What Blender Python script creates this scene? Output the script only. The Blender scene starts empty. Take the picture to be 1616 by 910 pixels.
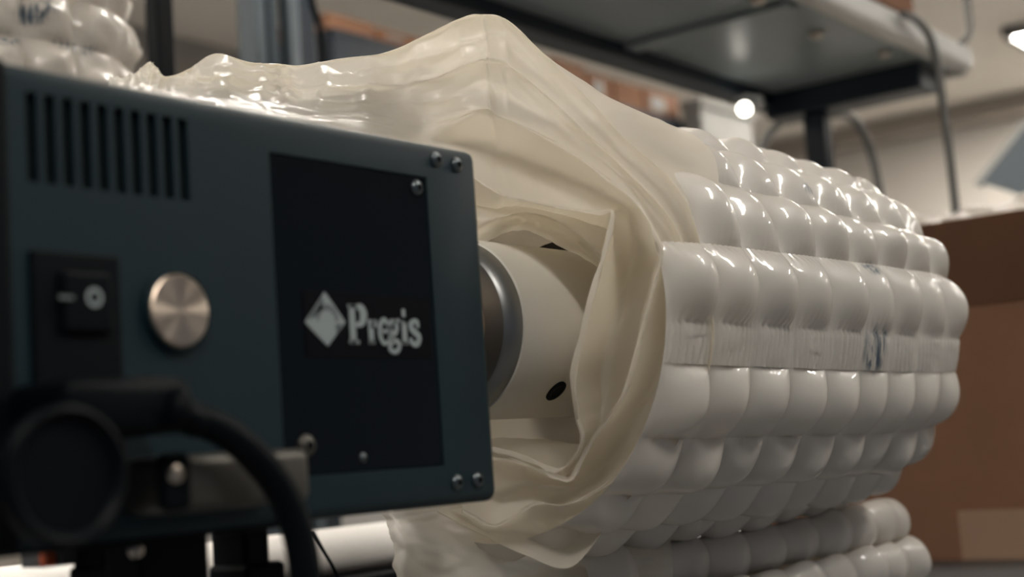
import bpy, bmesh, math, random
from mathutils import Vector, Matrix, noise

random.seed(7)
SC = bpy.context.scene
COL = SC.collection
PI = math.pi

# ------------------------------------------------------------------ camera
# world axes: x along the film roll (to the right and away), y into the room, z up
F = 2300.0
CX, CY = 808.0, 455.0
MR = Matrix(((0.608549, 0.047182, 0.792112), (-0.790562, 0.122103, 0.600085), (-0.068406, -0.991395, 0.111607)))
EYE = Vector((0, 0, 1.25))
cd = bpy.data.cameras.new('camera')
cd.sensor_width = 36.0
cd.lens = F / 1616.0 * 36.0
cd.clip_start = 0.02
cd.dof.use_dof = True
cd.dof.focus_distance = 1.10
cd.dof.aperture_fstop = 4.3
cam = bpy.data.objects.new('camera', cd)
COL.objects.link(cam)
rx, dn, fw = (Vector((MR[0][i], MR[1][i], MR[2][i])).normalized() for i in range(3))
cam.matrix_world = Matrix(((rx.x, -dn.x, -fw.x, EYE.x), (rx.y, -dn.y, -fw.y, EYE.y), (rx.z, -dn.z, -fw.z, EYE.z), (0, 0, 0, 1)))
SC.camera = cam

# ------------------------------------------------------------------ world, exposure
w = bpy.data.worlds.new('world')
SC.world = w
w.use_nodes = True
w.node_tree.nodes['Background'].inputs[0].default_value = (0.80, 0.86, 1.0, 1)
w.node_tree.nodes['Background'].inputs[1].default_value = 0.16
SC.view_settings.view_transform = 'Standard'
SC.view_settings.look = 'None'
SC.view_settings.gamma = 1.0
SC.view_settings.exposure = 0.0
LAMP = 74.0


def at(px, py, axis, v):
    """the point where the sight line of a photograph pixel meets the plane x, y or z = v"""
    d = MR @ Vector((px - CX, py - CY, F))
    i = 'xyz'.index(axis)
    return EYE + d * ((v - EYE[i]) / d[i])


# ------------------------------------------------------------------ materials
def mat(name, col, rough=0.5, metal=0.0, spec=0.5, bump=None, var=0.0, vscale=20.0, coat=0.0, emit=None, transl=0.0, transp=0.0, ink=False, tcol=None, aniso=None):
    m = bpy.data.materials.new(name)
    m.use_nodes = True
    nt = m.node_tree
    n, l = nt.nodes, nt.links
    b = n['Principled BSDF']
    out = n['Material Output']
    b.inputs['Base Color'].default_value = (*col, 1)
    b.inputs['Roughness'].default_value = rough
    b.inputs['Metallic'].default_value = metal
    b.inputs['Specular IOR Level'].default_value = spec
    b.inputs['Coat Weight'].default_value = coat
    b.inputs['Coat Roughness'].default_value = 0.05
    tc = n.new('ShaderNodeTexCoord')
    src = tc.outputs['Object']
    if aniso:
        mp = n.new('ShaderNodeMapping')
        mp.inputs['Scale'].default_value = aniso
        l.new(src, mp.inputs[0])
        src = mp.outputs[0]
    csock = None
    if var:
        nz = n.new('ShaderNodeTexNoise')
        nz.inputs['Scale'].default_value = vscale
        nz.inputs['Detail'].default_value = 5
        l.new(src, nz.inputs['Vector'])
        mx = n.new('ShaderNodeMix')
        mx.data_type = 'RGBA'
        mx.inputs['A'].default_value = (*[c * (1 - var) for c in col], 1)
        mx.inputs['B'].default_value = (*[min(1, c * (1 + var)) for c in col], 1)
        l.new(nz.outputs['Fac'], mx.inputs['Factor'])
        csock = mx.outputs['Result']
    if ink:
        a = n.new('ShaderNodeAttribute')
        a.attribute_name = 'ink'
        nz2 = n.new('ShaderNodeTexNoise')
        nz2.inputs['Scale'].default_value = 220
        mpi = n.new('ShaderNodeMapping')
        mpi.inputs['Scale'].default_value = (1.0, 1.0, 0.12)
        l.new(tc.outputs['Object'], mpi.inputs[0])
        l.new(mpi.outputs[0], nz2.inputs['Vector'])
        rp = n.new('ShaderNodeMapRange')
        rp.inputs[1].default_value = 0.40
        rp.inputs[2].default_value = 0.60
        l.new(nz2.outputs['Fac'], rp.inputs[0])
        mu = n.new('ShaderNodeMath')
        mu.operation = 'MULTIPLY'
        l.new(a.outputs['Fac'], mu.inputs[0])
        l.new(rp.outputs[0], mu.inputs[1])
        mx2 = n.new('ShaderNodeMix')
        mx2.data_type = 'RGBA'
        if csock:
            l.new(csock, mx2.inputs['A'])
        else:
            mx2.inputs['A'].default_value = (*col, 1)
        mx2.inputs['B'].default_value = (0.035, 0.085, 0.14, 1)
        l.new(mu.outputs[0], mx2.inputs['Factor'])
        csock = mx2.outputs['Result']
    if csock:
        l.new(csock, b.inputs['Base Color'])
    if bump:
        sc, st, dist = bump
        nb = n.new('ShaderNodeTexNoise')
        nb.inputs['Scale'].default_value = sc
        nb.inputs['Detail'].default_value = 4
        l.new(src, nb.inputs['Vector'])
        bp = n.new('ShaderNodeBump')
        bp.inputs['Strength'].default_value = st
        bp.inputs['Distance'].default_value = dist
        l.new(nb.outputs['Fac'], bp.inputs['Height'])
        l.new(bp.outputs['Normal'], b.inputs['Normal'])
        l.new(bp.outputs['Normal'], b.inputs['Coat Normal'])
    if emit:
        b.inputs['Emission Color'].default_value = (*emit[0], 1)
        b.inputs['Emission Strength'].default_value = emit[1]
    last = b.outputs[0]
    if transl:
        t = n.new('ShaderNodeBsdfTranslucent')
        t.inputs['Color'].default_value = (*(tcol or col), 1)
        s = n.new('ShaderNodeMixShader')
        s.inputs[0].default_value = transl
        l.new(last, s.inputs[1])
        l.new(t.outputs[0], s.inputs[2])
        last = s.outputs[0]
    if transp:
        t = n.new('ShaderNodeBsdfTransparent')
        s = n.new('ShaderNodeMixShader')
        s.inputs[0].default_value = transp
        l.new(last, s.inputs[1])
        l.new(t.outputs[0], s.inputs[2])
        last = s.outputs[0]
    l.new(last, out.inputs['Surface'])
    return m


M = {}
M['cell'] = mat('air_cell_film', (0.69, 0.66, 0.615), rough=0.40, spec=0.4, bump=(60, 0.2, 0.0015), coat=0.5, transl=0.22, tcol=(0.78, 0.73, 0.65), ink=True)
M['film'] = mat('loose_film', (0.83, 0.79, 0.725), rough=0.36, spec=0.45, bump=(45, 0.30, 0.002), coat=0.25, transl=0.54, transp=0.18, tcol=(0.95, 0.90, 0.79))
M['film_dull'] = mat('heaped_film', (0.70, 0.65, 0.58), rough=0.38, spec=0.45, bump=(40, 0.4, 0.004), coat=0.35, transl=0.2, ink=True)
M['wound'] = mat('wound_film_core', (0.62, 0.56, 0.46), rough=0.5, bump=(90, 0.3, 0.002))
M['case'] = mat('painted_steel_teal_grey', (0.0070, 0.0205, 0.0270), rough=0.5, spec=0.24, bump=(900, 0.12, 0.0004), var=0.12, vscale=30)
M['panel'] = mat('black_gloss_panel', (0.002, 0.004, 0.006), rough=0.15, spec=0.2)
M['label'] = mat('black_label', (0.0015, 0.002, 0.0035), rough=0.35, spec=0.12)
M['print'] = mat('pale_grey_print', (0.27, 0.315, 0.32), rough=0.6)
M['print_dim'] = mat('dim_grey_print', (0.07, 0.09, 0.095), rough=0.6)
M['print_mid'] = mat('mid_grey_print', (0.13, 0.155, 0.16), rough=0.6)
M['black'] = mat('black_plastic', (0.002, 0.0035, 0.005), rough=0.55, spec=0.10)
M['black_soft'] = mat('black_rubber', (0.0015, 0.003, 0.0045), rough=0.5, spec=0.09, var=0.2)
M['recess_shade'] = mat('recess_shade_black', (0.004, 0.005, 0.006), rough=0.9, spec=0.1)  # near-black stands in for shade inside vent slots and screw sockets
M['screw'] = mat('dark_screw_steel', (0.12, 0.14, 0.15), rough=0.28, metal=0.9)
M['steel'] = mat('brushed_steel', (0.50, 0.45, 0.39), rough=0.30, metal=1.0, bump=(120, 0.1, 0.0005))
M['brushed'] = mat('brushed_bronze_button', (0.62, 0.52, 0.42), rough=0.34, metal=1.0)
nt_ = M['brushed'].node_tree
tg_ = nt_.nodes.new('ShaderNodeTangent')
tg_.direction_type = 'RADIAL'
tg_.axis = 'Y'
nt_.links.new(tg_.outputs[0], nt_.nodes['Principled BSDF'].inputs['Tangent'])
nt_.nodes['Principled BSDF'].inputs['Anisotropic'].default_value = 0.85
M['collar'] = mat('machined_collar', (0.20, 0.205, 0.205), rough=0.36, metal=0.9, aniso=(1, 1, 1), bump=(80, 0.05, 0.0004))
M['bronze'] = mat('bronze_hub', (0.62, 0.46, 0.33), rough=0.38, metal=0.6)
M['tube'] = mat('white_tube', (0.57, 0.545, 0.49), rough=0.42, var=0.05, vscale=25)
M['bracket'] = mat('grey_bracket_metal', (0.085, 0.08, 0.07), rough=0.42, metal=0.5)
M['white'] = mat('white_paper', (0.93, 0.90, 0.86), rough=0.6, var=0.02)
M['kraft'] = mat('kraft_cardboard', (0.215, 0.110, 0.066), rough=0.8, spec=0.2, var=0.10, vscale=14, bump=(60, 0.15, 0.001))
M['kraft_light'] = mat('pale_kraft_label', (0.34, 0.22, 0.15), rough=0.7, spec=0.2, var=0.05)
M['kraft_orange'] = mat('orange_carton', (0.20, 0.095, 0.05), rough=0.8, spec=0.2, var=0.12)
M['bench'] = mat('grey_bench_top', (0.085, 0.09, 0.095), rough=0.45, var=0.06)
M['frame'] = mat('dark_blue_steel', (0.005, 0.011, 0.019), rough=0.45, spec=0.4)
M['extrusion'] = mat('blue_grey_aluminium', (0.075, 0.095, 0.108), rough=0.4, metal=0.3)
M['underside'] = mat('grey_shelf_board', (0.20, 0.235, 0.24), rough=0.36, spec=0.5, var=0.08, vscale=3)
M['edge'] = mat('pale_shelf_edge', (0.46, 0.46, 0.44), rough=0.4)
M['cable_grey'] = mat('grey_cable_sheath', (0.12, 0.12, 0.115), rough=0.5)
M['wall'] = mat('beige_wall_paint', (0.70, 0.655, 0.595), rough=0.85, var=0.03, vscale=2)
M['wall_grey'] = mat('grey_wall_paint', (0.27, 0.26, 0.25), rough=0.85, var=0.04, vscale=2)
M['ceiling'] = mat('ceiling_paint', (0.72, 0.68, 0.62), rough=0.9, var=0.03, vscale=2)
M['floor'] = mat('grey_concrete', (0.20, 0.195, 0.19), rough=0.5, var=0.1, vscale=4)
M['soffit_shade'] = mat('soffit_shade_paint', (0.36, 0.32, 0.28), rough=0.7)
M['lamp'] = mat('lit_diffuser', (0.9, 0.9, 0.88), rough=0.6, emit=((1.0, 0.945, 0.86), LAMP))
M['bulb'] = mat('lit_bulb', (0.9, 0.9, 0.88), rough=0.6, emit=((1.0, 0.95, 0.84), 9.0))
M['bluepanel'] = mat('blue_grey_panel', (0.13, 0.16, 0.18), rough=0.5)
M['red'] = mat('orange_red_plastic', (0.55, 0.10, 0.03), rough=0.4)
M['green'] = mat('green_plastic', (0.02, 0.16, 0.07), rough=0.4)
M['grey'] = mat('mid_grey_plastic', (0.10, 0.10, 0.10), rough=0.5)
M['pale'] = mat('pale_grey_bin', (0.24, 0.235, 0.22), rough=0.6)


# ------------------------------------------------------------------ helpers
def link_mesh(name, verts, faces, m, parent=None, smooth=True):
    me = bpy.data.meshes.new(name)
    me.from_pydata([tuple(v) for v in verts], [], faces)
    if smooth:
        me.polygons.foreach_set('use_smooth', [True] * len(me.polygons))
    me.materials.append(M[m] if isinstance(m, str) else m)
    me.update()
    o = bpy.data.objects.new(name, me)
    COL.objects.link(o)
    o.parent = parent
    return o


def obj(name, bm, m, parent=None, smooth=False):
    me = bpy.data.meshes.new(name)
    bmesh.ops.recalc_face_normals(bm, faces=bm.faces[:])
    bm.to_mesh(me)
    bm.free()
    me.polygons.foreach_set('use_smooth', [bool(smooth)] * len(me.polygons))
    if smooth and smooth != 'all':
        me.set_sharp_from_angle(angle=math.radians(38))
    me.materials.append(M[m])
    o = bpy.data.objects.new(name, me)
    COL.objects.link(o)
    o.parent = parent
    return o


def tag(o, label, cat, group=None, kind=None):
    o['label'] = label
    o['category'] = cat
    if group:
        o['group'] = group
    if kind:
        o['kind'] = kind
    return o


def thing(name, label, cat, group=None):
    """an Empty standing for the whole thing; the parts keep world coordinates, settle() moves it to their base"""
    o = bpy.data.objects.new(name, None)
    o.empty_display_size = 0.05
    COL.objects.link(o)
    return tag(o, label, cat, group)


def settle(root, loc):
    """put the thing's Empty at its base without moving its parts"""
    root.location = loc
    for c in root.children:
        c.location = c.location - Vector(loc)


def struct(o):
    o['kind'] = 'structure'
    return o


def box_bm(lo, hi, bev=0.0, seg=2, bm=None):
    bm = bm or bmesh.new()
    lo, hi = Vector(lo), Vector(hi)
    r = bmesh.ops.create_cube(bm, size=1.0)
    vs = r['verts']
    for v in vs:
        v.co = Vector([(lo[i] + hi[i]) / 2 + v.co[i] * (hi[i] - lo[i]) for i in range(3)])
    if bev:
        es = list({e for v in vs for e in v.link_edges})
        bmesh.ops.bevel(bm, geom=es, offset=bev, segments=seg, profile=0.5, affect='EDGES')
    return bm


def lathe_bm(profile, origin, axis, n=48, bm=None):
    """profile: (distance along axis, radius) pairs"""
    bm = bm or bmesh.new()
    ax = Vector(axis).normalized()
    u = ax.orthogonal().normalized()
    v = ax.cross(u)
    rings = []
    for d, r in profile:
        c = Vector(origin) + ax * d
        if r < 1e-6:
            rings.append([bm.verts.new(c)])
        else:
            rings.append([bm.verts.new(c + (u * math.cos(2 * PI * k / n) + v * math.sin(2 * PI * k / n)) * r) for k in range(n)])
    for a, b in zip(rings, rings[1:]):
        for k in range(n):
            k2 = (k + 1) % n
            if len(a) == 1 and len(b) == 1:
                continue
            if len(a) == 1:
                bm.faces.new((a[0], b[k], b[k2]))
            elif len(b) == 1:
                bm.faces.new((a[k], a[k2], b[0]))
            else:
                bm.faces.new((a[k], a[k2], b[k2], b[k]))
    return bm


def catmull(pts, sub):
    """smooth polyline through the given vectors"""
    P = [pts[0] * 2 - pts[1]] + list(pts) + [pts[-1] * 2 - pts[-2]]
    out = []
    for i in range(1, len(P) - 2):
        for k in range(sub):
            t = k / sub
            a, b, c, d = P[i - 1], P[i], P[i + 1], P[i + 2]
            out.append(0.5 * ((2 * b) + (c - a) * t + (2 * a - 5 * b + 4 * c - d) * t * t + (3 * b - a - 3 * c + d) * t ** 3))
    out.append(pts[-1].copy())
    return out


def tube_bm(pts, rad, n=12, bm=None, smooth=6):
    bm = bm or bmesh.new()
    path = catmull([Vector(p) for p in pts], smooth) if smooth else [Vector(p) for p in pts]
    prev = None
    rings = []
    for i, p in enumerate(path):
        t = (path[min(i + 1, len(path) - 1)] - path[max(i - 1, 0)]).normalized()
        u = t.orthogonal().normalized() if prev is None else (prev - t * prev.dot(t)).normalized()
        prev = u
        v = t.cross(u)
        r = rad(i / (len(path) - 1)) if callable(rad) else rad
        rings.append([bm.verts.new(p + (u * math.cos(2 * PI * k / n) + v * math.sin(2 * PI * k / n)) * r) for k in range(n)])
    for a, b in zip(rings, rings[1:]):
        for k in range(n):
            bm.faces.new((a[k], a[(k + 1) % n], b[(k + 1) % n], b[k]))
    for r in (rings[0], rings[-1]):
        bm.faces.new(r)
    return bm


def prism_bm(outline, off, bm=None):
    """outline: list of 3d points of one planar loop, off: extrusion vector"""
    bm = bm or bmesh.new()
    a = [bm.verts.new(Vector(p)) for p in outline]
    b = [bm.verts.new(Vector(p) + Vector(off)) for p in outline]
    bm.faces.new(a)
    bm.faces.new(b[::-1])
    for i in range(len(a)):
        j = (i + 1) % len(a)
        bm.faces.new((a[i], b[i], b[j], a[j]))
    return bm


def quilt(parent, surf, us, vs, h, m, nu0=16, nv=16, name='air_cell', ribs=0.0008, special=None, ink=(), jitter=0.2, flip=False, pu=0.52, pv=0.66, wr=0.0012, lean=1.3):
    """a film of welded air cells: surf(u, v) -> (point, outward normal); every cell is a patch of its own"""
    for i in range(len(us) - 1):
        for j in range(len(vs) - 1):
            hh = h * (1 + random.uniform(-jitter, jitter))
            sp = special(i, j) if special else None
            if sp and sp.get('skip'):
                continue
            if sp is not None and sp.get('h') is not None:
                hh *= sp['h']
            seed = random.uniform(0, 100)
            nu = (sp or {}).get('nu', nu0)
            skew = random.uniform(-0.06, 0.06)
            vv, ik = [], []
            for a in range(nu + 1):
                su = a / nu
                for b in range(nv + 1):
                    sv = b / nv
                    u = us[i] + (us[i + 1] - us[i]) * su
                    v = vs[j] + (vs[j + 1] - vs[j]) * sv
                    p, nrm = surf(u, v)
                    sv2 = sv
                    flat = 0.0
                    if sp and 'bulge' in sp:
                        b0, b1 = sp['bulge']
                        sv2 = min(1.0, max(0.0, (sv - b0) / (b1 - b0)))
                        flat = 1.0 if (sv < b0 or sv > b1) else 0.0
                    su2 = min(1.0, max(0.0, su + skew * math.sin(PI * su)))
                    fu = max(0.0, math.sin(PI * su2 ** lean)) ** pu
                    fv = max(0.0, math.sin(PI * sv2)) ** (pv + 0.55 * (1 - su2) ** 1.5)
                    d = hh * fu * fv
                    # gathers running across the weld lines
                    e = (1 - math.sin(PI * sv2)) ** 3
                    rib = math.sin(u * 2 * PI / 0.0074 + 2.2 * noise.noise((u * 60, v * 4, seed)))
                    amp = ribs * (1.9 if flat else e) * math.sin(PI * su) ** 0.5
                    d += amp * rib
                    if flat:
                        d += 0.0025 * fu
                    d += wr * noise.noise((su * 2.3 + seed, sv * 2.3, seed)) * math.sin(PI * su) * math.sin(PI * sv)
                    q = p + nrm * d
                    vv.append(q)
                    g = 0.0
                    for c, r3 in ink:
                        dq = q - c
                        k = (dq.x / r3[0]) ** 2 + (dq.y / r3[1]) ** 2 + (dq.z / r3[2]) ** 2
                        g = max(g, min(1.0, max(0.0, 1.6 - 1.4 * k)))
                    ik.append(g)
            W = nv + 1
            ff = []
            for a in range(nu):
                for b in range(nv):
                    f4 = (a * W + b, (a + 1) * W + b, (a + 1) * W + b + 1, a * W + b + 1)
                    ff.append(f4[::-1] if flip else f4)
            o = link_mesh(name, vv, ff, m, parent)
            if max(ik) > 0:
                at_ = o.data.attributes.new('ink', 'FLOAT', 'POINT')
                at_.data.foreach_set('value', ik)


def grid_sheet(ctrl, sub, name, m, parent, wrinkle=0.002, wscale=(0.9, 0.5), pillows=None, crest=None):
    """bicubic sheet through a table of control points ctrl[column][ring]"""
    cols = [catmull(c, sub) for c in ctrl]
    nr = len(cols[0])
    rows = [catmull([c[r] for c in cols], sub) for r in range(nr)]      # rows[r][k]
    nc = len(rows[0])
    P = [[rows[r][k].copy() for r in range(nr)] for k in range(nc)]
    N = [[None] * nr for _ in range(nc)]
    for k in range(nc):
        for r in range(nr):
            a = P[min(k + 1, nc - 1)][r] - P[max(k - 1, 0)][r]
            b = P[k][min(r + 1, nr - 1)] - P[k][max(r - 1, 0)]
            n = a.cross(b)
            N[k][r] = n.normalized() if n.length > 1e-9 else Vector((0, 0, 1))
    vv = []
    for k in range(nc):
        for r in range(nr):
            x, y = k / sub, r / sub
            n1 = noise.noise((x * wscale[0], y * wscale[1] * 2.2, 3.1))
            n2 = noise.noise((x * wscale[0] * 2.7 + 9, y * wscale[1] * 4.4, 7.7))
            d = wrinkle * (1.0 - 2.2 * abs(n1)) + wrinkle * 0.45 * (1 - 2 * abs(n2))
            if pillows:
                d += pillows(x, y)
            fade = min(1.0, abs(y - crest) / 1.6) if crest is not None else min(1.0, y / 0.5)
            vv.append(P[k][r] + N[k][r] * d * fade)
    ff = []
    for k in range(nc - 1):
        for r in range(nr - 1):
            ff.append((k * nr + r, (k + 1) * nr + r, (k + 1) * nr + r + 1, k * nr + r + 1))
    return link_mesh(name, vv, ff, m, parent)


# ------------------------------------------------------------------ the room
CEIL = 2.9
struct(obj('floor', box_bm((-5, -5, -0.1), (7.8, 4.4, 0)), 'floor'))
struct(obj('ceiling', box_bm((-5, -5, CEIL), (7.8, 4.4, CEIL + 0.1)), 'ceiling'))
wr_ = struct(obj('wall_right', box_bm((7.6, -5, 0), (7.8, 4.4, CEIL)), 'wall'))
struct(obj('wall_back', box_bm((-5, 4.2, 0), (7.8, 4.4, CEIL)), 'wall_grey'))
struct(obj('soffit_shade_1', box_bm((7.4, -5, 2.80), (7.6, 4.2, CEIL), 0.01), 'soffit_shade'))  # strip coloured dark to imitate the soffit shadow along the wall top

lamps = [(6.43, 1.44, 'lit ceiling panel lamp showing at the right end of the ceiling')]
lamps += [(x, 1.44, None) for x in (4.3, 2.0, -0.3)] + [(x, -0.6, None) for x in (6.34, 4.3, 2.0, -0.3)] + [(x, 3.35, None) for x in (2.6, 0.2)]  # unseen lamps; the last pair is added to brighten the back wall
for x, y, lb in lamps:
    t = thing('ceiling_light', lb or 'lit rectangular ceiling lamp placed out of the frame to light the room', 'ceiling lamp', 'ceiling panel lamps')
    bm = bmesh.new()
    hx = 0.30 if lb else 0.085
    X0, X1, Y0, Y1 = x - hx, x + hx, y - 0.5, y + 0.5
    for lo, hi in (((X0, Y0), (X0 + 0.02, Y1)), ((X1 - 0.02, Y0), (X1, Y1)), ((X0, Y0), (X1, Y0 + 0.03)), ((X0, Y1 - 0.03), (X1, Y1))):
        box_bm((*lo, CEIL - 0.05), (*hi, CEIL), bm=bm)
    obj('lamp_frame', bm, 'pale', t)
    obj('diffuser', box_bm((X0 + 0.02, Y0 + 0.03, CEIL - 0.04), (X1 - 0.02, Y1 - 0.03, CEIL - 0.01)), 'lamp', t)
    settle(t, (x, y, CEIL))

# ------------------------------------------------------------------ bench and overhead shelf
t = thing('work_bench', 'grey topped packing bench under the machine and the cardboard box', 'bench')
obj('bench_top', box_bm((-0.3, 0.42, 1.02), (3.1, 1.64, 1.05), 0.004), 'bench', t)
for x in (-0.22, 3.0):
    for y in (0.5, 1.56):
        obj('leg', box_bm((x - 0.03, y - 0.03, 0), (x + 0.03, y + 0.03, 1.02), 0.004), 'frame', t)
obj('apron', box_bm((-0.22, 1.54, 0.92), (3.0, 1.58, 1.02)), 'frame', t)
settle(t, (1.4, 0.97, 0))

t = thing('overhead_shelf', 'dark steel overhead shelf with pale front edge above the film roll', 'shelf')
ZS = 1.907
obj('shelf_board', box_bm((1.42, 0.945, ZS), (2.66, 1.26, ZS + 0.018)), 'underside', t)
obj('front_edge', box_bm((1.42, 0.908, ZS - 0.004), (2.685, 0.946, ZS + 0.043), 0.012, 3), 'edge', t)
obj('back_beam', box_bm((1.42, 1.25, ZS - 0.026), (2.66, 1.30, ZS + 0.03), 0.004), 'frame', t)
obj('end_beam', box_bm((2.53, 0.955, ZS - 0.05), (2.61, 1.27, ZS), 0.004), 'frame', t)
obj('end_cap', box_bm((2.66, 0.92, ZS - 0.012), (2.685, 1.27, ZS + 0.04), 0.008), 'edge', t)
for x in (1.50, 2.02):  # strips added to imitate bands reflected across the shelf underside
    obj('rib', box_bm((x - 0.022, 0.955, ZS - 0.010), (x + 0.022, 1.25, ZS), 0.003), 'underside', t)
for x, y in ((1.95, 0.975), (2.42, 0.975), (2.2, 1.0)):
    obj('bolt', lathe_bm([(0, 0), (0, 0.013), (0.008, 0.013), (0.012, 0.006), (0.012, 0)], (x, y, ZS), (0, 0, -1), 12), 'steel', t, True)
p = at(1290, 200, 'x', 2.57)
obj('post', box_bm((2.55, p.y - 0.022, 1.05), (2.59, p.y + 0.022, ZS - 0.05), 0.006), 'frame', t)
settle(t, (2.57, 1.2, 1.05))
p = at(253, 60, 'y', 1.69)
t = thing('steel_post', 'black steel post standing just right of the tall film roll at the back', 'post')
obj('post_shaft', box_bm((p.x - 0.016, 1.675, 0.008), (p.x + 0.016, 1.705, 2.6), 0.004), 'black', t)
obj('base_plate', box_bm((p.x - 0.06, 1.63, 0), (p.x + 0.06, 1.75, 0.008), 0.002), 'black', t)
settle(t, (p.x, 1.69, 0))

t = thing('upright_extrusion', 'blue grey grooved metal upright standing behind the loose film', 'upright')
p = at(409, 50, 'y', 2.0)
obj('profile', box_bm((p.x - 0.03, 1.975, 0), (p.x + 0.03, 2.03, 2.7), 0.005), 'extrusion', t)
obj('groove', box_bm((p.x - 0.005, 1.971, 0.02), (p.x + 0.005, 1.985, 2.68)), 'frame', t)
p = at(457, 50, 'y', 1.96)
obj('profile', box_bm((p.x - 0.014, 1.945, 0), (p.x + 0.014, 1.975, 2.7), 0.004), 'extrusion', t)
obj('side_plate', box_bm((p.x + 0.016, 1.955, 0), (p.x + 0.066, 1.967, 2.7), 0.003), 'frame', t)
settle(t, (p.x, 1.98, 0))
o = obj('cable', tube_bm([at(485, -60, 'y', 1.85), at(492, 0, 'y', 1.85), at(505, 45, 'y', 1.85), at(513, 100, 'y', 1.85), at(515, 200, 'y', 1.85), at(512, 420, 'y', 1.85)], 0.0065), 'black_soft', smooth='all')
tag(o, 'black cable bowing down beside the blue grey upright', 'cable')

o = obj('carton', box_bm((1.70, 0.912, ZS + 0.0445), (2.42, 1.24, 2.35), 0.004), 'kraft')
tag(o, 'brown cardboard carton lying on the overhead shelf', 'box')

# hanging and arching grey cables
def cable(pts, r, label, m='cable_grey'):
    o = obj('cable', tube_bm(pts, r), m, smooth='all')
    return tag(o, label, 'cable')

cable([at(1425, 22, 'y', 0.895), at(1447, 32, 'y', 0.890), at(1468, 60, 'y', 0.885), at(1480, 110, 'y', 0.885), at(1490, 180, 'y', 0.885), at(1500, 255, 'y', 0.885), at(1508, 330, 'y', 0.885), at(1512, 380, 'y', 0.885)], 0.0075, 'grey cable looping over the pale shelf edge and hanging straight down')
cable([at(1522, -60, 'y', 0.955), at(1526, 0, 'y', 0.955), at(1530, 50, 'y', 0.935), (2.67, 0.93, ZS + 0.044)], 0.0075, 'short grey cable rising from the right end of the shelf edge')
cable([at(1190, 300, 'y', 1.300), at(1205, 232, 'y', 1.300), at(1222, 202, 'y', 1.300), at(1245, 187, 'y', 1.290), at(1268, 186, 'y', 1.260)], 0.0085, 'grey cable arching to the left of the dark shelf post')
cable([at(1312, 180, 'y', 1.200), at(1335, 181, 'y', 1.200), at(1355, 197, 'y', 1.200), at(1370, 228, 'y', 1.200), at(1381, 265, 'y', 1.200), at(1392, 330, 'y', 1.200)], 0.0085, 'grey cable arching to the right of the dark shelf post')

# ------------------------------------------------------------------ far rack with cartons
YR = 2.3
t = thing('storage_rack', 'dark steel rack behind the overhead shelf carrying a row of orange cartons', 'rack')
zr = 2.25
obj('rack_beam', box_bm((2.38, YR - 0.03, zr - 0.09), (4.12, YR + 0.02, zr - 0.012), 0.004), 'frame', t)
obj('rack_board', box_bm((2.38, YR - 0.03, zr - 0.012), (4.12, YR + 0.5, zr)), 'frame', t)
for x in (2.42, 3.2, 4.08):
    obj('upright', box_bm((x - 0.025, YR + 0.42, 0), (x + 0.025, YR + 0.47, zr - 0.012), 0.004), 'extrusion', t)
settle(t, (3.2, YR, 0))
x = 2.4
ci = 0
words = ['leftmost', 'second', 'third', 'fourth', 'fifth', 'sixth', 'seventh', 'eighth', 'ninth', 'tenth', 'eleventh', 'twelfth', 'thirteenth', 'fourteenth', 'fifteenth']
while x < 3.95:
    wd = random.choice((0.14, 0.17, 0.21))
    hh = random.uniform(0.085, 0.125) if x > 2.9 else random.uniform(0.035, 0.05)
    c = thing('carton', 'small %s carton on the far rack, %s of the row from the left' % ('orange' if ci % 3 else 'brown', words[ci]), 'box', 'cartons on the far rack')
    obj('carton_body', box_bm((x, YR, zr), (x + wd - 0.012, YR + 0.3, zr + hh), 0.003), 'kraft_orange' if ci % 3 else 'kraft', c)
    if ci % 2:
        obj('paper_label', box_bm((x + 0.03, YR - 0.002, zr + 0.025), (x + wd * 0.55, YR + 0.001, zr + hh * 0.75)), 'pale', c)
    settle(c, (x, YR, zr))
    x += wd
    ci += 1
# pale bin hanging below the right end of the rack
p = at(1110, 226, 'y', 2.2)
q = at(1190, 196, 'y', 2.2)
t = thing('storage_bin', 'pale grey bin below the right end of the far rack', 'bin')
obj('bin_body', box_bm((p.x, 2.2, p.z - 0.12), (q.x - 0.01, 2.27, q.z + 0.03), 0.01), 'pale', t)
obj('bin_rim', box_bm((p.x - 0.012, 2.188, q.z + 0.01), (q.x + 0.002, 2.27, q.z + 0.035), 0.006), 'pale', t)
obj('bin_stand', box_bm((p.x + 0.02, 2.21, 0), (q.x - 0.03, 2.26, p.z - 0.12)), 'frame', t)
settle(t, (p.x, 2.23, 0))
p = at(1175, 172, 'y', 1.22)
t = thing('spot_lamp', 'small glowing spot lamp on a stalk below the shelf corner', 'lamp')
obj('bulb', lathe_bm([(0.0125 * -math.cos(a * PI / 10), 0.0125 * math.sin(a * PI / 10)) for a in range(11)], p, (0, 0, 1), 20), 'bulb', t, 'all')
q = at(1198, 160, 'y', 1.22)
obj('lamp_arm', tube_bm([p, (p + q) / 2, q], 0.004), 'edge', t, 'all')
obj('lamp_socket', lathe_bm([(0.014 * -math.cos(a * PI / 8), 0.009 * math.sin(a * PI / 8)) for a in range(9)], q, (0, 0, 1), 16), 'edge', t, 'all')
obj('stalk', tube_bm([q, (q.x + 0.002, q.y + 0.02, q.z + 0.015), (q.x + 0.004, q.y + 0.05, ZS - 0.027)], 0.004), 'edge', t, 'all')
settle(t, q)

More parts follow.
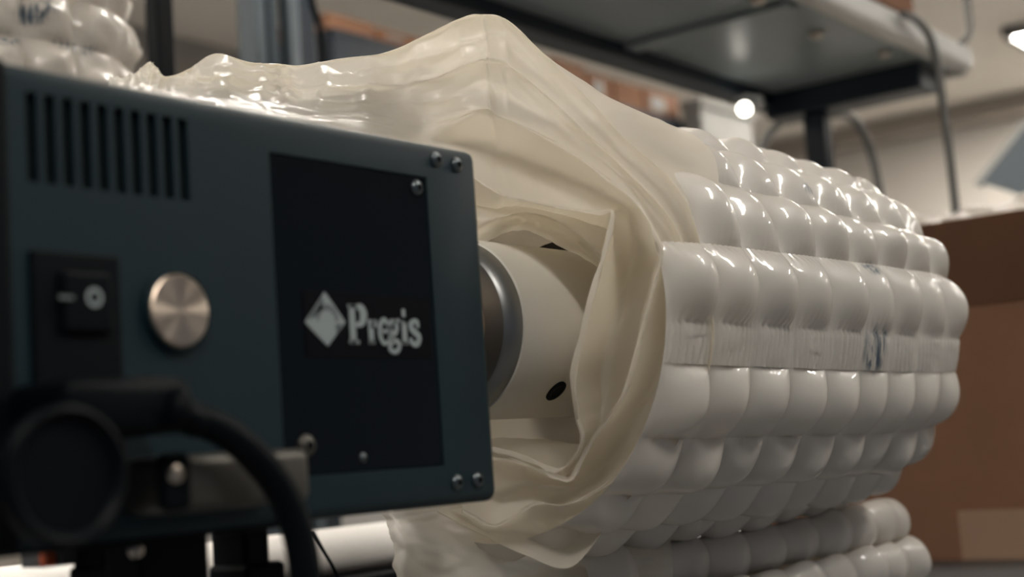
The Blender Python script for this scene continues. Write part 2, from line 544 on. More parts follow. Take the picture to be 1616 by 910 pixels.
# tilted blue grey panel beyond the carton
pts = [at(1548, 288, 'x', 3.2), at(1606, 215, 'x', 3.2), at(1690, 110, 'x', 3.2), at(1760, 150, 'x', 3.2), at(1700, 260, 'x', 3.2), at(1640, 318, 'x', 3.2)]
t = thing('tilted_panel', 'blue grey panel leaning behind the film heap, pale along its upper edge', 'panel')
obj('panel_face', prism_bm(pts, (0.03, 0, 0)), 'bluepanel', t)
e0, e1 = pts[0], pts[2]
dv = (e1 - e0).normalized()
up = Vector((0, -dv.z, dv.y))
up = up if up.z > 0 else -up
obj('panel_edge', prism_bm([e0 - dv * 0.012, e1, e1 + up * 0.014, e0 - dv * 0.012 + up * 0.014], (0.034, 0, 0)), 'edge', t)
obj('panel_leg', box_bm((3.21, pts[5].y - 0.02, 0.0), (3.23, pts[5].y + 0.02, pts[5].z + 0.05)), 'frame', t)
settle(t, (3.22, pts[5].y, 0))

# ------------------------------------------------------------------ cardboard box on the right with film heap
XF = 2.08
BW = 1.10          # far (left) end in y
t = thing('cardboard_box', 'large brown cardboard box standing to the right of the film roll', 'box')
zt = at(1500, 488, 'x', XF).z
obj('body', box_bm((XF, 0.35, 1.05), (XF + 0.5, BW, zt), 0.003), 'kraft', t)
a0, a1 = at(1480, 352, 'x', XF - 0.10), at(1616, 328, 'x', XF - 0.10)
zf = (a0.z + a1.z) / 2
obj('flap', prism_bm([(XF, 0.35, zt), (XF, BW, zt), (XF - 0.10, BW, zf), (XF - 0.10, 0.35, zf)], (0.005, 0, 0.001)), 'kraft', t)
obj('flap', prism_bm([(XF + 0.5, 0.35, zt), (XF + 0.5, BW, zt), (XF + 0.53, BW, zf), (XF + 0.53, 0.35, zf)], (0.005, 0, 0.001)), 'kraft', t)
obj('flap', prism_bm([(XF, BW - 0.005, zt), (XF + 0.5, BW - 0.005, zt), (XF + 0.5, BW, zf), (XF, BW, zf)], (0, 0.005, 0)), 'kraft', t)
l0, l1 = at(1512, 806, 'x', XF), at(1640, 884, 'x', XF)
obj('paper_label', box_bm((XF - 0.0015, l1.y, 1.052), (XF, l0.y, l0.z)), 'kraft_light', t)
settle(t, (XF + 0.35, (0.35 + BW) / 2, 1.05))

t = thing('film_heap', 'heap of crumpled air cushion film filling the cardboard box', 'packing film')


def heap_surf(u, v):
    def f(u, v):
        k = 0.055 + 0.028 * noise.noise((u * 7, v * 7, 1.3)) + 0.016 * noise.noise((u * 17, v * 17, 4.1))
        ex = min(1, max(0, (u - XF + 0.02) / 0.06)) * min(1, max(0, (XF + 0.55 - u) / 0.08)) * min(1, max(0, (BW + 0.03 - v) / 0.1))
        return Vector((u, v, zf - 0.035 + k * (0.35 + 0.65 * ex)))
    p = f(u, v)
    n = (f(u + 0.004, v) - p).cross(f(u, v + 0.004) - p).normalized()
    return p, n


us = [XF - 0.015 + 0.067 * k for k in range(9)]
vs = [0.37 + 0.072 * k for k in range(11)]
quilt(t, heap_surf, us, vs, 0.016, 'film_dull', nu0=9, nv=9, jitter=0.5, ribs=0.0003, wr=0.004)
settle(t, (XF + 0.35, 0.6, zf - 0.03))

# ------------------------------------------------------------------ tall roll standing at the back left
t = thing('film_roll', 'tall roll of quilted cushion film standing behind the machine, beside the black post', 'film roll')
rc = Vector((0.40, 1.43, 0))
RR = 0.16
cdir = at(219, 40, 'y', 1.43)
rc.x = cdir.x - RR - 0.07
obj('core', lathe_bm([(0, 0), (0, RR - 0.004), (0.94, RR - 0.004), (0.94, 0)], (rc.x, rc.y, 1.05), (0, 0, 1)), 'wound', t, True)


def tall_surf(u, v):
    v -= 1.05
    a = u / RR
    r = RR + 0.012 * noise.noise((math.cos(a) * 1.7, math.sin(a) * 1.7, v * 5))
    n = Vector((math.cos(a), math.sin(a), 0))
    return rc + n * r + Vector((0, 0, v + 1.05)), n


n_ = 17
quilt(t, tall_surf, [2 * PI * RR * k / n_ for k in range(n_ + 1)], [1.058 + 0.0545 * k for k in range(18)], 0.015, 'film_dull', nu0=10, nv=10, jitter=0.6, ribs=0.0006, wr=0.012,
      ink=[(at(40, 25, 'y', 1.28), (0.02, 0.05, 0.012)), (at(110, 78, 'y', 1.28), (0.03, 0.05, 0.006)), (at(10, 66, 'y', 1.28), (0.015, 0.05, 0.008)), (at(66, 15, 'y', 1.28), (0.012, 0.05, 0.01))])
settle(t, (rc.x, rc.y, 1.05))

# ------------------------------------------------------------------ the winding machine
YF = 0.5637
XR, XL = 0.7164, 0.285
ZB, ZT = 1.2215, 1.4415
YB = 0.67
mach = thing('winding_machine', 'dark teal grey machine box with vents, switch and black logo panel', 'machine')


def fp(px, py, d=0.0):
    return at(px, py, 'y', YF - d)


body = box_bm((XL, YF, ZB), (XR, YB, ZT), 0.0065, 4)
cut = bmesh.new()
slots = []
for k in range(10):
    x0 = 0.3872 + k * (0.4752 - 0.3872) / 9
    slots.append((x0, x0 + 0.0062))
    box_bm((x0, YF - 0.02, 1.3868), (x0 + 0.0062, YF + 0.010, 1.4288), bm=cut)
PX0, PX1, PZ0, PZ1 = 0.5367, 0.6658, 1.2452, 1.4192
box_bm((PX0, YF - 0.02, PZ0), (PX1, YF + 0.0022, PZ1), bm=cut)
IX0, IX1, IZ0, IZ1 = 0.3862, 0.4348, 1.262, 1.3556
box_bm((IX0, YF - 0.02, IZ0), (IX1, YF + 0.003, IZ1), bm=cut)
mc = bpy.data.meshes.new('cutter')
cut.to_mesh(mc)
cut.free()
oc = bpy.data.objects.new('cutter', mc)
COL.objects.link(oc)
bo = obj('housing', body, 'case', None)
md = bo.modifiers.new('cut', 'BOOLEAN')
md.object = oc
md.solver = 'EXACT'
dg = bpy.context.evaluated_depsgraph_get()
nm = bpy.data.meshes.new_from_object(bo.evaluated_get(dg))
bo.modifiers.clear()
bo.data = nm
nm.polygons.foreach_set('use_smooth', [True] * len(nm.polygons))
nm.set_sharp_from_angle(angle=math.radians(35))
bpy.data.objects.remove(oc)
bo.parent = mach
# near-black fill imitating the shade inside the slots, one for each vent
for x0, x1 in slots:
    o = obj('slot_shade', box_bm((x0 + 0.0001, YF + 0.0035, 1.3869), (x1 - 0.0001, YF + 0.0098, 1.4287)), 'recess_shade', mach)
obj('end_trim', box_bm((XL - 0.004, YF - 0.0015, ZB - 0.001), (0.3785, YB, ZT + 0.001), 0.004), 'black', mach)
# dark glossy panel with the logo
pn = obj('logo_panel', box_bm((PX0 + 0.0003, YF + 0.0006, PZ0 + 0.0003), (PX1 - 0.0003, YF + 0.0021, PZ1 - 0.0003), 0.0004, 1), 'panel', mach)
a, b = fp(478, 458), fp(681, 566)
obj('logo_label', box_bm((a.x, YF + 0.0001, b.z), (b.x + 0.0008, YF + 0.00065, a.z - 0.0002)), 'label', pn)


def flat_poly(pts, y, name, m, parent, th=0.0003):
    return obj(name, prism_bm([(x, y, z) for x, z in pts], (0, th, 0)), m, parent)


# emblem: a kite with a dim upper left facet and a round swirl
K = {k: fp(*v) for k, v in dict(t=(512, 460), r=(545, 508), b=(517, 546), l=(481, 508)).items()}
kx = lambda a: (a.x, a.z)
yl = YF - 0.0002
flat_poly([kx(K['t']), kx(K['r']), kx(K['b']), kx(K['l'])], yl, 'emblem', 'print', pn)
flat_poly([kx(fp(508, 468)), kx(fp(510, 486)), kx(fp(499, 497)), kx(fp(487, 505)), kx(fp(490, 496))], yl - 0.0002, 'emblem_facet', 'print_dim', pn)
c = fp(517, 522)
ring = [(c.x + 0.0088 * math.cos(a * PI / 14), c.z + 0.0062 + 0.0088 * math.sin(a * PI / 14)) for a in range(15)]
ring += [(c.x + 0.0066 * math.cos(a * PI / 14), c.z + 0.0050 + 0.0066 * math.sin(a * PI / 14)) for a in range(14, -1, -1)]
flat_poly(ring, yl - 0.0002, 'emblem_swirl', 'print_mid', pn)
flat_poly([kx(fp(529, 512)), kx(fp(540, 511)), kx(fp(531, 526))], yl - 0.0002, 'emblem_facet', 'print_dim', pn)

# lettering: ribbons drawn with a broad pen, one mesh for each letter
T0, T1 = fp(551, 541), fp(663, 541)
TW = T1.x - T0.x
TH = fp(552, 480).z - fp(552, 540).z


def letter(strokes, dx):
    bm = bmesh.new()
    for pts, wd in strokes:
        P = [Vector((T0.x + (dx + x) * TW, 0, T0.z + z * TH)) for x, z in pts]
        if len(P) > 2:
            P = catmull(P, 5)
        n = len(P)
        L, R = [], []
        for i, p in enumerate(P):
            tt = (P[min(i + 1, n - 1)] - P[max(i - 1, 0)]).normalized()
            nn = Vector((-tt.z, 0, tt.x))
            s = i / (n - 1)
            wv = wd if not isinstance(wd, tuple) else wd[0] + (wd[1] - wd[0]) * math.sin(PI * s)
            L.append(p + nn * wv * TH / 2)
            R.append(p - nn * wv * TH / 2)
        lv = [bm.verts.new((q.x, yl, q.z)) for q in L]
        rv = [bm.verts.new((q.x, yl, q.z)) for q in R]
        for i in range(n - 1):
            bm.faces.new((lv[i], lv[i + 1], rv[i + 1], rv[i]))
    o = obj('letter', bm, 'print', pn)
    md_ = o.modifiers.new('depth', 'SOLIDIFY')
    md_.thickness = 0.0002
    return o


TN, TK = 0.09, 0.225
# P
letter([([(0.055, 0.0), (0.055, 1.0)], TK), ([(0.0, 0.03), (0.135, 0.03)], TN), ([(0.0, 0.97), (0.13, 0.97)], TN),
        ([(0.10, 0.96), (0.16, 0.955), (0.200, 0.86), (0.207, 0.72), (0.18, 0.54), (0.10, 0.47)], (0.10, 0.27))], 0.0)
# r
letter([([(0.04, 0.0), (0.04, 0.62)], 0.20), ([(0.0, 0.03), (0.085, 0.03)], TN), ([(0.005, 0.60), (0.04, 0.60)], 0.09), ([(0.05, 0.42), (0.07, 0.55), (0.10, 0.605)], 0.10), ([(0.085, 0.54), (0.125, 0.54)], 0.20)], 0.262)
# e
letter([([(0.02, 0.33), (0.135, 0.36), (0.135, 0.5), (0.085, 0.645), (0.03, 0.52), (0.015, 0.30), (0.04, 0.08), (0.09, 0.015), (0.145, 0.13)], (0.09, 0.155))], 0.408)
# g
letter([([(0.08, 0.63), (0.125, 0.55), (0.125, 0.38), (0.08, 0.28), (0.035, 0.36), (0.035, 0.54), (0.08, 0.63)], 0.15), ([(0.10, 0.60), (0.175, 0.66)], 0.11),
        ([(0.05, 0.27), (0.025, 0.17), (0.09, 0.10), (0.15, 0.04), (0.145, -0.12), (0.085, -0.21), (0.02, -0.14), (0.03, 0.0), (0.08, 0.07)], 0.14)], 0.535)
# i
letter([([(0.045, 0.0), (0.045, 0.60)], 0.20), ([(0.0, 0.03), (0.095, 0.03)], TN), ([(0.0, 0.60), (0.05, 0.60)], 0.09), ([(0.02, 0.86), (0.07, 0.86)], 0.22)], 0.73)
# s
letter([([(0.12, 0.47), (0.115, 0.62), (0.065, 0.64), (0.02, 0.56), (0.03, 0.42), (0.09, 0.31), (0.13, 0.19), (0.10, 0.04), (0.05, 0.01), (0.01, 0.09), (0.01, 0.19)], (0.11, 0.20))], 0.855)


def screw(px, py, r, d=0.0, m='screw', nm='screw', parent=None, hgt=0.6):
    p = fp(px, py, -d)
    prof = [(-0.002, r * 0.95), (0, r)] + [(r * hgt * math.sin(a * PI / 10), r * math.cos(a * PI / 10)) for a in range(1, 6)]
    o = obj(nm, lathe_bm(prof, p, (0, -1, 0), 20), m, parent or mach, True)
    obj('hex_socket', lathe_bm([(r * hgt - 0.0008, r * 0.42), (r * hgt + 0.00005, r * 0.42), (r * hgt + 0.00005, 0)], p, (0, -1, 0), 6), 'recess_shade', o)
    return o


for px, py in ((688, 252), (720, 260), (721, 761), (753, 757)):
    screw(px, py, 0.0048)
screw(657, 296, 0.0050, 0.0006)
screw(483, 703, 0.0062, 0.0006, 'bracket')
screw(573, 722, 0.0028, 0.0006)
# round steel button
p = fp(277, 491)
bt = obj('round_button', lathe_bm([(-0.002, 0.0203), (0.0025, 0.0203), (0.0035, 0.0195), (0.0035, 0.0190), (0.0022, 0.0184), (0.0022, 0.0182)], p, (0, -1, 0), 48), 'case', mach, True)
obj('button_cap', lathe_bm([(0.001, 0.0181), (0.0036, 0.0181), (0.0044, 0.0172), (0.0046, 0.010), (0.0046, 0.0)], p, (0, -1, 0), 48), 'brushed', bt, True)
# power inlet with rocker switch
inl = obj('power_inlet', box_bm((IX0 + 0.0003, YF - 0.0025, IZ0 + 0.0003), (IX1 - 0.0003, YF + 0.0028, IZ1 - 0.0003), 0.0012), 'black', mach)
p = fp(128, 472)
rk = obj('rocker_switch', box_bm((p.x - 0.0135, YF - 0.0058, p.z - 0.016), (p.x + 0.0135, YF - 0.002, p.z + 0.012), 0.0018), 'black_soft', inl)
p = fp(106, 469, 0.006)
obj('off_mark', box_bm((p.x - 0.0042, YF - 0.0062, p.z - 0.0009), (p.x + 0.0036, YF - 0.0057, p.z + 0.0009)), 'print_mid', inl)
p = fp(149, 469, 0.006)
bm = bmesh.new()
N = 24
o1 = [bm.verts.new((p.x + 0.0046 * math.cos(2 * PI * k / N), YF - 0.0062, p.z + 0.0046 * math.sin(2 * PI * k / N))) for k in range(N)]
o2 = [bm.verts.new((p.x + 0.0026 * math.cos(2 * PI * k / N), YF - 0.0062, p.z + 0.0026 * math.sin(2 * PI * k / N))) for k in range(N)]
for k in range(N):
    bm.faces.new((o1[k], o1[(k + 1) % N], o2[(k + 1) % N], o2[k]))
obj('on_mark', bm, 'print', inl)
# big black knob in front of the lower left corner
kc = at(112, 750, 'y', 0.4976)
kb = obj('round_knob', lathe_bm([(-0.05, 0.0), (-0.05, 0.012), (-0.012, 0.012), (-0.012, 0.024), (-0.009, 0.0280), (-0.002, 0.0288), (0.0, 0.0280), (0.0008, 0.0262), (-0.0006, 0.0238), (-0.003, 0.0226), (-0.003, 0.0)], kc, (0, -1, 0), 64), 'black_soft', mach, True)
obj('knob_shaft', lathe_bm([(0, 0), (0, 0.010), (0.05, 0.010), (0.05, 0)], (kc.x, YF + 0.005, kc.z), (0, -1, 0), 24), 'black', mach, True)
# grey bracket with two screws below the cord
c0, c1 = at(268, 812, 'y', 0.5296), at(491, 706, 'y', 0.5296)
br = obj('bracket', box_bm((c0.x, 0.5296, c0.z), (c1.x, YF + 0.001, c1.z), 0.0055, 4), 'bracket', mach, True)
c2, c3 = at(262, 765, 'y', 0.5256), at(300, 712, 'y', 0.5256)
obj('bracket_lug', box_bm((c2.x, 0.5246, c2.z - 0.012), (c3.x, 0.5336, c3.z), 0.003), 'black', br)
p = at(276, 748, 'y', 0.5246)
obj('bracket_screw', lathe_bm([(0, 0.0042), (0.002, 0.0038), (0.003, 0.002), (0.003, 0)], p, (0, -1, 0), 16), 'steel', br, True)
# lower flange and stand
obj('base_flange', box_bm((XL, YF + 0.004, ZB - 0.002), (XR - 0.16, YB, ZB + 0.001), 0.002), 'black', mach)
for x0, x1, y0, zz in ((222, 332, 0.60, 0), (168, 196, 0.64, 1), (388, 428, 0.64, 1)):
    pa, pb = at(x0, 880, 'y', y0), at(x1, 880, 'y', y0)
    obj('stand_post', box_bm((pa.x, y0, 1.05), (pb.x, y0 + 0.03, ZB), 0.003), 'black', mach)
    if zz:
        obj('foot', box_bm((pa.x - 0.003, y0 - 0.004, 1.05), (pb.x + 0.008, y0 + 0.03, pa.z - 0.004), 0.003), 'black', mach)
p = at(207, 868, 'y', 0.6026)
obj('stand_screw', lathe_bm([(0, 0.0042), (0.003, 0.0035), (0.0045, 0)], (p.x, 0.60, p.z), (0, -1, 0), 14), 'steel', mach, True)
# collar and tube of the spindle (axis along x)
YA, ZA = 0.6637, 1.3404
XC = 0.802        # outer rim of the collar
RT = 0.0655
obj('spindle_hub', lathe_bm([(XR - 0.03, 0.0), (XR - 0.03, 0.036), (XC - 0.040, 0.036), (XC - 0.040, 0.041), (XC - 0.013, 0.041)], (0, YA, ZA), (1, 0, 0), 72), 'bronze', mach, True)
obj('spindle_collar', lathe_bm([(XC - 0.014, 0.0), (XC - 0.014, 0.0575), (XC - 0.012, 0.0600), (XC - 0.003, 0.0640), (XC, 0.0640), (XC, 0.0)], (0, YA, ZA), (1, 0, 0), 96), 'collar', mach, True)
tb = obj('spindle_tube', lathe_bm([(XC - 0.0006, 0.058), (XC - 0.0006, RT - 0.0014), (XC, RT - 0.0003), (XC + 0.002, RT), (1.15, RT), (1.15, 0.0)], (0, YA, ZA), (1, 0, 0), 96), 'tube', mach, True)
# dark screw hole in the tube
ps = Vector((0.60, 0, 0))
q = at(868, 606, 'x', 0.862)
dirv = Vector((0, q.y - YA, q.z - ZA)).normalized()
pc = Vector((0.862, YA, ZA)) + dirv * (RT - 0.0001)
obj('tube_screw', lathe_bm([(-0.003, 0.0090), (0.0006, 0.0090), (0.0010, 0.0084), (0.0009, 0.0050), (0.0005, 0.0045), (0.0005, 0.0)], pc, dirv, 28), 'black', tb, True)
settle(mach, (0.5, 0.62, 1.05))

# ------------------------------------------------------------------ power cord (lies on the machine, a thing of its own)
t = thing('power_cord', 'thick black power cord plugged into the inlet and curving down to the right', 'power cord')
p = at(205, 640, 'y', 0.5396)
obj('plug', box_bm((p.x - 0.050, 0.5156, p.z - 0.014), (p.x + 0.018, YF - 0.0026, p.z + 0.011), 0.006, 3), 'black_soft', t, True)
p1 = at(222, 628, 'y', 0.5196)
obj('plug_screw', lathe_bm([(0, 0.008), (0.005, 0.0075), (0.008, 0.004), (0.009, 0)], at(226, 622, 'y', 0.5296), (0, -1, 0.15), 18), 'black', t, True)
obj('strain_relief', tube_bm([at(225, 650, 'y', 0.5256), at(270, 650, 'y', 0.5236), at(318, 668, 'y', 0.5196)], lambda s: 0.0105 - 0.003 * s, 16), 'black_soft', t, 'all')
obj('grip_ring', tube_bm([at(268, 640, 'y', 0.5156), at(282, 646, 'y', 0.5156)], 0.0095, 16, smooth=2), 'black', t, 'all')
obj('cable', tube_bm([at(290, 656, 'y', 0.5226), at(345, 676, 'y', 0.5176), at(400, 718, 'y', 0.5136), at(444, 775, 'y', 0.5116), at(470, 840, 'y', 0.5096), at(482, 910, 'y', 0.5076), at(486, 1000, 'y', 0.5076), at(470, 1150, 'y', 0.5076)], 0.0078, 20), 'black_soft', t, 'all')
settle(t, (0.45, 0.52, 1.28))
o = obj('wire', tube_bm([at(494, 838, 'y', 0.6676), at(510, 868, 'y', 0.6676), at(528, 900, 'y', 0.6676), at(545, 950, 'y', 0.6676)], 0.0011, 8), 'black_soft', smooth='all')
tag(o, 'thin dark wire slanting across the white paper roll', 'wire')

# ------------------------------------------------------------------ white paper roll and tray under the machine
YW = 1.2
q0, q1 = at(615, 822, 'y', YW), at(615, 893, 'y', YW)
zc_, rw = (q0.z + q1.z) / 2, (q0.z - q1.z) / 2
xe = at(640, 850, 'y', YW).x
t = thing('paper_roll', 'white paper roll lying on the black tray behind the machine', 'paper roll')
obj('roll_body', lathe_bm([(0.62, 0.0), (0.62, rw - 0.002), (0.622, rw), (xe - 0.008, rw), (xe - 0.002, rw - 0.006), (xe, rw - 0.012), (xe, 0)], (0, YW, zc_), (1, 0, 0), 40), 'white', t, True)
obj('roll_end', lathe_bm([(xe - 0.001, 0.007), (xe + 0.001, 0.007), (xe + 0.001, 0.0)], (0, YW, zc_), (1, 0, 0), 20), 'pale', t, True)
settle(t, (0.85, YW, zc_ - rw))
t = thing('black_tray', 'black tray on feet carrying the white paper roll', 'tray')
obj('tray_plate', box_bm((0.60, YW - 0.06, zc_ - rw - 0.012), (xe + 0.012, YW + 0.055, zc_ - rw), 0.003), 'black', t)
for x in (0.65, xe - 0.04):
    obj('foot', box_bm((x, YW - 0.04, 1.05), (x + 0.03, YW + 0.04, zc_ - rw - 0.012)), 'black', t)
settle(t, (0.85, YW, 1.05))
# small dark strip with coloured ends at the lower left
t = thing('terminal_strip', 'small dark strip with an orange and a green end below the black knob', 'terminal strip')
s0, s1 = at(68, 893, 'y', 0.6676), at(165, 872, 'y', 0.6676)
obj('strip_body', box_bm((s0.x, 0.6676, s0.z - 0.001), (s1.x, 0.6876, s0.z + 0.009), 0.001), 'grey', t)
for (x0, x1, m, lb) in ((70, 86, 'red', 'orange block'), (92, 122, 'grey', None), (134, 156, 'green', 'green block')):
    u0, u1 = at(x0, 885, 'y', 0.6656), at(x1, 885, 'y', 0.6656)
    o = obj('terminal_block', box_bm((u0.x, 0.6636, s0.z), (u1.x, 0.6706, s0.z + 0.008), 0.001), m, t)
    if lb:
        o['label'] = lb
obj('strip_foot', box_bm((s1.x - 0.004, 0.675, 1.05), (s1.x - 0.001, 0.680, s0.z)), 'black', t)
settle(t, ((s0.x + s1.x) / 2, 0.678, 1.05))

# ------------------------------------------------------------------ the roll of air cushion film
ZR = 1.3445
roll = thing('cushion_film_roll', 'big roll of white quilted air cushion film wound on the machine spindle', 'film roll')
ANG = [112, 94, 77, 59, 38.5, 14.6, -15.2, -34.8, -53, -70, -88, -108, -128, -148, -168, -188, -208, -228, -248]
XS = [0.835, 0.885, 0.946, 1.008, 1.070, 1.134, 1.194, 1.2535, 1.314, 1.385]
RB = 0.165
DRIFT = [(130, -3), (94, -6), (77, -8), (59, -8), (38.5, -7), (14.6, 1.2), (-15.2, -1.3), (-34.8, -2.2), (-53, -2), (-130, 0)]


def drift(u, v):
    # the weld lines do not run quite parallel to the axis
    s = min(1.0, max(0.0, (u - 0.88) / 0.32))
    for (a1, d1), (a0, d0) in zip(DRIFT, DRIFT[1:]):
        if a0 <= v <= a1:
            return s * (d0 + (d1 - d0) * (v - a0) / (a1 - a0))
    return 0.0


def roll_surf(u, v):
    a = math.radians(v + drift(u, v))
    r = RB + 0.003 * noise.noise((math.cos(a) * 2, math.sin(a) * 2, u * 6))
    if u > 1.314:
        r -= 0.014 * ((u - 1.314) / 0.071) ** 1.8
    if u < 0.885:
        r -= 0.006 * (0.885 - u) / 0.05
    n = Vector((0, -math.cos(a), math.sin(a)))
    return Vector((u, YA, ZR)) + n * r, n


def roll_special(i, j):
    if (i == 0 and 20 < ANG[j] < 100) or (i == 1 and 50 < ANG[j] < 100):
        return {'skip': True}        # covered by the loose film
    if ANG[j] == 14.6:
        return {'bulge': (0.0, 0.66), 'h': 1.05, 'nu': 56}
    if ANG[j] == 59:
        return {'h': 0.85}
    return None


rink = [(at(1275, 300, 'y', 0.53), (0.018, 0.05, 0.006)), (at(1380, 421, 'y', 0.497), (0.016, 0.05, 0.006)), (at(1390, 552, 'y', 0.494), (0.022, 0.03, 0.022)), (at(1398, 524, 'y', 0.494), (0.016, 0.03, 0.005))]
quilt(roll, roll_surf, XS, ANG, 0.0145, 'cell', nu0=20, nv=20, special=roll_special, ink=rink, ribs=0.0009, flip=True)
# wound end faces
obj('wound_layers', lathe_bm([(0.94, 0.070), (0.94, 0.158), (1.35, 0.158), (1.38, 0.148), (1.375, 0.12), (1.382, 0.10), (1.375, 0.070)], (0, YA, ZR), (1, 0, 0), 72), 'wound', roll, True)


def gx(v):
    return XR + (v - 0.4744) * 1.18


def tpt(t_, x, r=0.157):
    a = math.radians(t_)
    return Vector((gx(x), YA - r * math.cos(a), ZR + r * math.sin(a)))


def X(px, py, v):
    return at(px, py, 'x', gx(v))


def Y(px, py, v):
    return at(px, py, 'y', v + 0.0676)


# columns run clockwise round the open end, rings from the quilted edge inwards to the spindle
WEB = [(172, 126, .71, 0), (205, 120, .71, 0), (222, 108, .706, 0), (236, 98, .705, -.012), (248, 107, .70, 0), (263, 121, .70, .012), (300, 108, .70, 0), (340, 85, .70, -.022), (395, 98, .71, .006), (438, 101, .72, .024),
       (475, 103, .70, -.006), (540, 92, .69, -.014), (612, 82, .66, .010), (678, 52, .625, 0)]
LIP = [  # roll angle, outer ridge, middle fold, inner fold, free edge, inside
    (96, (735, 28, .563), (745, 95, .557), (762, 172, .551), (772, 297, .552), (770, 360, .60)),
    (90, (770, 25, .568), (775, 95, .560), (785, 182, .555), (800, 311, .556), (805, 350, .61)),
    (83, (803, 34, .574), (806, 105, .565), (820, 197, .560), (842, 320, .560), (845, 345, .62)),
    (70, (867, 94, .586), (868, 155, .576), (890, 233, .566), (895, 331, .565), (885, 362, .63)),
    (56, (943, 171, .600), (938, 220, .584), (961, 283, .568), (945, 336, .567), (925, 388, .64)),
    (43, (991, 222, .607), (985, 265, .588), (1008, 327, .570), (967, 336, .564), (950, 410, .65)),
    (30, (1061, 285, .612), (1045, 325, .594), (1035, 372, .571), (955, 390, .562), (990, 440, .66)),
    (17, (1097, 354, .614), (1078, 385, .598), (1044, 405, .573), (938, 450, .562), (1000, 480, .66)),
    (3, (1116, 448, .614), (1085, 462, .598), (1030, 460, .572), (918, 530, .564), (995, 540, .66)),
    (-8, (1127, 520, .614), (1085, 540, .597), (1008, 545, .571), (904, 595, .566), (990, 580, .66)),
    (-18, (1118, 590, .613), (1078, 610, .594), (985, 620, .570), (910, 655, .568), (985, 630, .66)),
    (-30, (1090, 660, .609), (1045, 680, .588), (940, 685, .568), (918, 692, .568), (975, 660, .66)),
    (-46, (1040, 740, .604), (995, 730, .582), (912, 735, .565), (905, 722, .566), (950, 690, .65)),
    (-64, (974, 805, .597), (945, 772, .574), (898, 757, .558), (880, 742, .560), (900, 695, .64)),
    (-84, (904, 893, .582), (890, 797, .565), (860, 745, .552), (845, 730, .555), (860, 690, .63)),
    (-100, (830, 876, .562), (840, 795, .555), (818, 730, .548), (808, 715, .552), (815, 688, .62)),
    (-112, (750, 838, .546), (783, 829, .540), (775, 722, .545), (768, 708, .545), (775, 688, .60)),
    (-125, (690, 806, .535), (730, 806, .532), (735, 715, .535), (730, 705, .54), (735, 690, .58)),
]


def crease(col, idx, k=0.16, soft=()):
    """double the rings next to the folds so that they stay sharp"""
    out = []
    for i, p in enumerate(col):
        if i in idx:
            q = 0.40 if i in soft else k
            out.append(p.lerp(col[i - 1], q))
            out.append(p)
            out.append(p.lerp(col[i + 1], q))
        else:
            out.append(p)
    return out


D = []
for px, py, y, dent in WEB:
    e = 95 + 0.193 * px
    a_, b_ = py + (e - py) * 0.42, py + (e - py) * 0.82
    g = Y(px, e, .60)
    sl = y - 0.622
    D.append(crease([Y(px, py + 55, y + .05), Y(px, py, y), Y(px, (py + a_) / 2, y - .21 * sl + dent * .7), Y(px + 2, a_, y - .42 * sl + dent), Y(px + 2, (a_ + b_) / 2, y - .62 * sl + dent * .6),
                     Y(px, b_, y - .82 * sl), Y(px, e, .622), Y(px, e + 7, .616), Vector((g.x, g.y + 0.004, ZT + 0.006))], (1, 3, 5, 7), soft=(3, 5, 7)))
for i, (tt, b_, r_, d_, f_, g_) in enumerate(LIP):
    low = min(1.0, max(0.0, (i - 7) / 5.0))
    mid = lambda p, q, dx, w=0.5: X(p[0] * (1 - w) + q[0] * w, p[1] * (1 - w) + q[1] * w, max(p[2], q[2]) * 0.5 + (p[2] + q[2]) * 0.25 + dx)
    AX = (.69, .69, .70, .70, .70, .69, .67, .65)[i] if i < 8 else .64
    D.append(crease([tpt(tt, AX, .179 if i < 6 else .168 if i == 6 else .157), X(*b_), mid(b_, r_, .004 + .014 * low), X(*r_), mid(r_, d_, .007 + .016 * low), X(*d_),
                     mid(d_, f_, .028 + (.012 if 4 < i < 11 else 0), 0.45), X(*f_), X(*g_)], (1, 3, 5, 7), soft=() if i > 9 else (3,)))


def deflated(x, y):
    # flat, hardly filled air cells showing on the loose film to the left of the peak
    k = max(0.0, min(1.0, (17.5 - x) / 2)) * max(0.0, min(1.0, (9.5 - y) / 2))
    u, v = (x * 0.95 + 0.12 * math.sin(y)) % 1.0, (y * 0.5 + 0.1 * math.sin(x * 1.7)) % 1.0
    return 0.0085 * k * (max(0.0, math.sin(PI * u) * math.sin(PI * v)) ** 0.28 - 0.6)


grid_sheet(D, 9, 'loose_film', 'film', roll, wrinkle=0.0018, wscale=(0.5, 0.25), pillows=deflated, crest=2.0)
# a second, inner lobe of film lying on the spindle tube below the free edge
LB = [
    [X(752, 320, .575), X(752, 345, .565), X(752, 375, .57), X(752, 392, .60)],
    [X(790, 322, .580), X(790, 342, .568), X(790, 352, .58), X(790, 372, .62)],
    [X(825, 326, .585), X(824, 336, .572), X(824, 346, .59), X(824, 365, .63)],
    [X(868, 332, .59), X(866, 344, .577), X(860, 358, .60), X(858, 378, .64)],
    [X(915, 340, .595), X(912, 372, .582), X(902, 380, .61), X(896, 398, .65)],
    [X(950, 350, .60), X(945, 408, .59), X(935, 412, .63), X(930, 420, .66)],
    [X(975, 380, .61), X(975, 430, .60), X(970, 440, .64), X(965, 450, .67)],
]
grid_sheet(LB, 10, 'inner_film_lobe', 'film', roll, wrinkle=0.0012, wscale=(0.9, 0.6))
settle(roll, (1.13, YA, ZR))

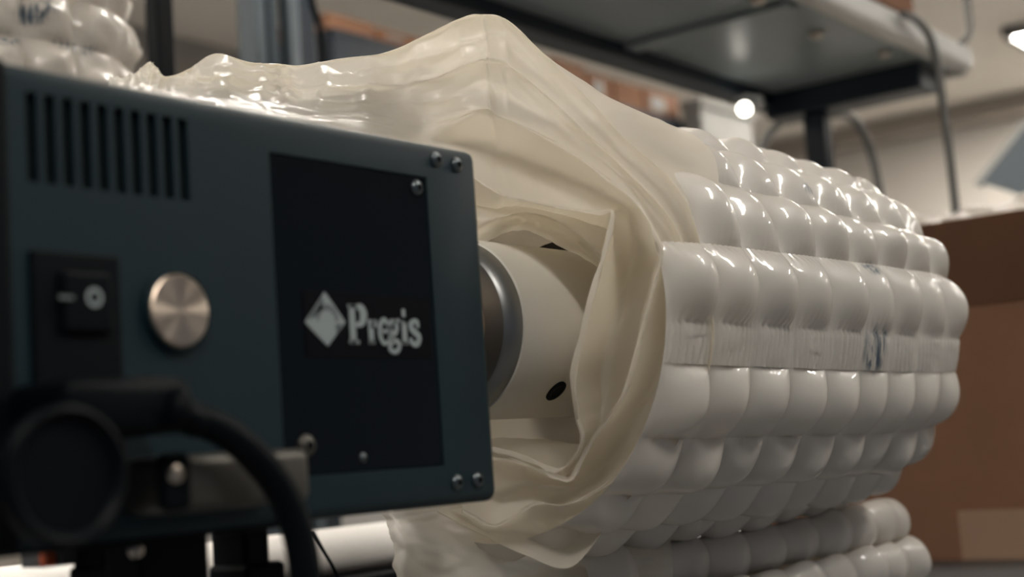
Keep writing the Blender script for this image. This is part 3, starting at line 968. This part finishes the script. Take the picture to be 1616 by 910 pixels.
# ------------------------------------------------------------------ folded film piled under the roll
pile = thing('folded_cushion_film', 'folded layers of white air cushion film piled under the big roll', 'packing film')
prof = []
zb, zt_ = 1.053, 1.170
nl = 3
for k in range(nl):
    z1 = zt_ - (zt_ - zb) * k / nl
    z0 = zt_ - (zt_ - zb) * (k + 1) / nl
    prof.append((z1, z0))


def pile_surf_for(k):
    z1, z0 = prof[k]

    def f(u, v):
        a = PI * v               # 0 top .. 1 bottom
        rr = (z1 - z0) / 2
        yy = 0.634 + 0.012 * noise.noise((u * 5, k * 3.0, 0.5)) + (0.012 if k == 0 else -0.006 * k)
        end = max(0.0, (u - 1.46) / 0.06)
        yy += 0.05 * end * end
        n = Vector((0.35 * end, -math.sin(a), math.cos(a))).normalized()
        return Vector((u, yy - rr * 0.7 * math.sin(a), (z1 + z0) / 2 + rr * 0.92 * math.cos(a) + 0.005 * noise.noise((u * 4, k * 2.0, 3)))), n
    return f


for k in range(nl):
    quilt(pile, pile_surf_for(k), [0.90 + 0.0622 * i - (0.02 if k % 2 else 0) for i in range(11)], [0, 1.0], 0.014, 'cell', nu0=16, nv=18, jitter=0.35, ribs=0.0008, flip=True, wr=0.005)
obj('film_layers', box_bm((0.98, 0.66, 1.05), (1.46, 0.78, 1.15), 0.015, 3), 'wound', pile, True)
# the flat end of the folded film trailing to the left under the machine
E_ = [
    [Y(600, 800, 0.660), Y(604, 822, 0.655), Y(612, 850, 0.650), Y(618, 885, 0.645), Y(622, 930, 0.645), Y(624, 990, 0.645)],
    [Y(628, 800, 0.645), Y(632, 818, 0.635), Y(640, 850, 0.625), Y(640, 888, 0.625), Y(636, 930, 0.625), Y(640, 990, 0.625)],
    [Y(700, 795, 0.645), Y(700, 812, 0.630), Y(702, 850, 0.615), Y(704, 890, 0.610), Y(705, 930, 0.605), Y(705, 990, 0.605)],
    [Y(770, 800, 0.645), Y(770, 815, 0.630), Y(768, 855, 0.612), Y(770, 890, 0.604), Y(772, 930, 0.600), Y(770, 990, 0.595)],
    [Y(850, 810, 0.645), Y(848, 825, 0.630), Y(850, 860, 0.605), Y(850, 890, 0.600), Y(852, 930, 0.595), Y(850, 990, 0.590)],
    [Y(930, 820, .625), Y(930, 835, .605), Y(930, 865, .575), Y(930, 892, .585), Y(935, 930, .560), Y(930, 990, .555)],
    [Y(1000, 820, .620), Y(1000, 835, .595), Y(1005, 865, .552), Y(1005, 892, .548), Y(1005, 930, .545), Y(1000, 990, .540)],
    [Y(1058, 815, .625), Y(1058, 830, .600), Y(1062, 860, .556), Y(1062, 890, .545), Y(1062, 930, .548), Y(1060, 990, .540)],
]
grid_sheet(E_, 8, 'film_tail', 'film', pile, wrinkle=0.0028, wscale=(0.8, 0.5))
settle(pile, (1.1, 0.63, 1.05))
